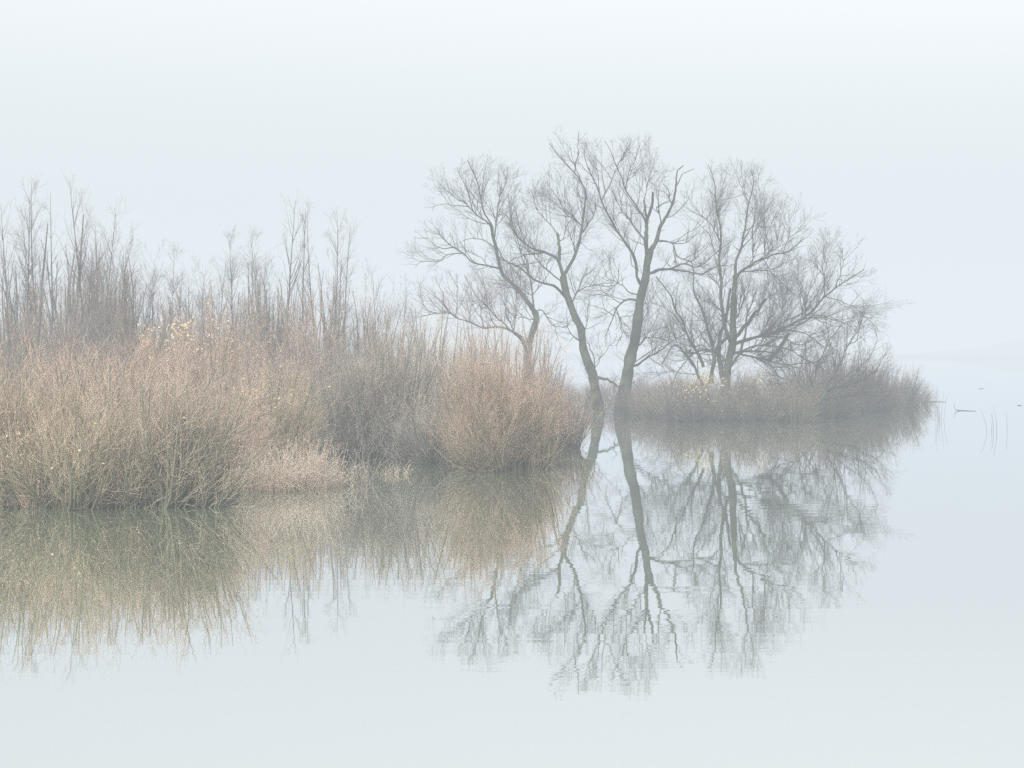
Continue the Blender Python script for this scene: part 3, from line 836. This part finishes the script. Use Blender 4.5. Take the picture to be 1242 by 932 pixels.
def ripple(scale, seed, detail=2.0):
    mp = N.new('ShaderNodeMapping'); mp.inputs['Scale'].default_value = scale
    mp.inputs['Location'].default_value = seed; mp.inputs['Rotation'].default_value = (0, 0, 0.06)
    L.new(geo.outputs['Position'], mp.inputs['Vector'])
    t = N.new('ShaderNodeTexNoise'); t.inputs['Scale'].default_value = 1; t.inputs['Detail'].default_value = detail
    L.new(mp.outputs[0], t.inputs['Vector'])
    s = N.new('ShaderNodeVectorMath'); s.operation = 'SUBTRACT'
    L.new(t.outputs['Color'], s.inputs[0]); s.inputs[1].default_value = (.5, .5, .5)
    return s.outputs[0]


RX, RY = 0.003, 0.0058
r1 = ripple((0.16, 3.6, 1), (3, 7, 0), 1.0)
r2 = ripple((3.0, 22.0, 1), (13, 1, 0), 1.0)
# ripples come and go over the lake
msk = N.new('ShaderNodeTexNoise'); msk.inputs['Scale'].default_value = 0.06; msk.inputs['Detail'].default_value = 1
L.new(geo.outputs['Position'], msk.inputs['Vector'])
mr = N.new('ShaderNodeMapRange'); L.new(msk.outputs['Fac'], mr.inputs['Value'])
mr.inputs['From Min'].default_value = .35; mr.inputs['From Max'].default_value = .65
mr.inputs['To Min'].default_value = .25; mr.inputs['To Max'].default_value = 1.3
ad = N.new('ShaderNodeVectorMath'); ad.operation = 'MULTIPLY_ADD'
L.new(r2, ad.inputs[0]); ad.inputs[1].default_value = (.6, .85, 0); L.new(r1, ad.inputs[2])
sx = N.new('ShaderNodeVectorMath'); sx.operation = 'MULTIPLY'
L.new(ad.outputs[0], sx.inputs[0]); sx.inputs[1].default_value = (RX, RY, 0)
ss = N.new('ShaderNodeVectorMath'); ss.operation = 'SCALE'; L.new(sx.outputs[0], ss.inputs[0]); L.new(mr.outputs[0], ss.inputs['Scale'])
ad2 = N.new('ShaderNodeVectorMath'); ad2.operation = 'ADD'; L.new(ss.outputs[0], ad2.inputs[0]); ad2.inputs[1].default_value = (0, 0, 1)
nn = N.new('ShaderNodeVectorMath'); nn.operation = 'NORMALIZE'; L.new(ad2.outputs[0], nn.inputs[0])
gl = N.new('ShaderNodeBsdfGlossy'); gl.inputs['Roughness'].default_value = 0.0
gl.inputs['Color'].default_value = (.935, .950, 1.0, 1)
L.new(nn.outputs[0], gl.inputs['Normal'])
df = N.new('ShaderNodeBsdfDiffuse'); df.inputs['Color'].default_value = (.34, .40, .235, 1)
fr = N.new('ShaderNodeFresnel'); fr.inputs['IOR'].default_value = 1.33
fm = N.new('ShaderNodeMath'); fm.operation = 'MULTIPLY_ADD'; L.new(fr.outputs[0], fm.inputs[0])
fm.inputs[1].default_value = .36; fm.inputs[2].default_value = .62
mx = N.new('ShaderNodeMixShader'); L.new(fm.outputs[0], mx.inputs[0]); L.new(df.outputs[0], mx.inputs[1]); L.new(gl.outputs[0], mx.inputs[2])
L.new(mx.outputs[0], out.inputs['Surface'])
grid_mesh('water', np.array([-2400., 2400]), np.array([-50., 2500]), lambda X, Yv: X * 0, m)

# fog: absorbing air over the lake, its emission standing in for scattered daylight
m, nt, out = new_mat('fog_air'); N, L = nt.nodes, nt.links
ab = N.new('ShaderNodeVolumeAbsorption'); ab.inputs['Color'].default_value = (0, 0, 0, 1); ab.inputs['Density'].default_value = SIG
em = N.new('ShaderNodeEmission'); em.inputs['Color'].default_value = (*AIR, 1); em.inputs['Strength'].default_value = SIG
ads = N.new('ShaderNodeAddShader'); L.new(ab.outputs[0], ads.inputs[0]); L.new(em.outputs[0], ads.inputs[1])
L.new(ads.outputs[0], out.inputs['Volume'])
v = [(x, y, z) for z in (-3.0, FOGTOP) for y in (-400., 2400.) for x in (-2300., 2300.)]
f = [(0, 2, 3, 1), (4, 5, 7, 6), (0, 1, 5, 4), (2, 6, 7, 3), (0, 4, 6, 2), (1, 3, 7, 5)]
me = bpy.data.meshes.new('fog'); me.from_pydata(v, [], f); me.materials.append(m)
fog = bpy.data.objects.new('fog', me); COL.objects.link(fog); tag(fog, kind='structure')

# ------------------------------------------------------------------ light
EL, AZ = math.radians(24), math.radians(200)
w = bpy.data.worlds.new('World'); sc.world = w; w.use_nodes = True
nt = w.node_tree; N, L = nt.nodes, nt.links; N.clear()
sky = N.new('ShaderNodeTexSky'); sky.sky_type = 'NISHITA'; sky.sun_disc = False
sky.sun_elevation = EL; sky.sun_rotation = AZ; sky.dust_density = 4
hs = N.new('ShaderNodeHueSaturation'); hs.inputs['Saturation'].default_value = .06; hs.inputs['Value'].default_value = 1.82
bg = N.new('ShaderNodeBackground'); bg.inputs['Strength'].default_value = 0.15
wo = N.new('ShaderNodeOutputWorld')
L.new(sky.outputs[0], hs.inputs['Color']); L.new(hs.outputs[0], bg.inputs['Color']); L.new(bg.outputs[0], wo.inputs['Surface'])

sl = bpy.data.lights.new('sun', 'SUN'); sl.energy = 1.35; sl.angle = math.radians(40); sl.color = (1, .96, .9)
so = bpy.data.objects.new('sun', sl); COL.objects.link(so); so.location = (0, 0, 50)
# direction towards the sun
dx, dy, dz = math.sin(AZ) * math.cos(EL), math.cos(AZ) * math.cos(EL), math.sin(EL)
from mathutils import Vector
so.rotation_euler = Vector((dx, dy, dz)).to_track_quat('Z', 'Y').to_euler()

# ------------------------------------------------------------------ camera
cd = bpy.data.cameras.new('camera'); co = bpy.data.objects.new('camera', cd); COL.objects.link(co)
co.location = (0, 0, CAMH); co.rotation_euler = (math.radians(90), 0, 0)
cd.sensor_width = 36; cd.lens = 36 * F / 1242; cd.clip_start = .1; cd.clip_end = 6000
cd.shift_y = -(466 - HZ) / 1242
sc.camera = co

sc.render.engine = 'CYCLES'
sc.view_settings.view_transform = 'Standard'; sc.view_settings.look = 'None'
sc.view_settings.exposure = 0; sc.view_settings.gamma = 1
cy = sc.cycles
cy.use_denoising = False
cy.max_bounces = 5; cy.diffuse_bounces = 4; cy.glossy_bounces = 3; cy.transmission_bounces = 2; cy.volume_bounces = 0
cy.transparent_max_bounces = 4; cy.caustics_reflective = False; cy.caustics_refractive = False
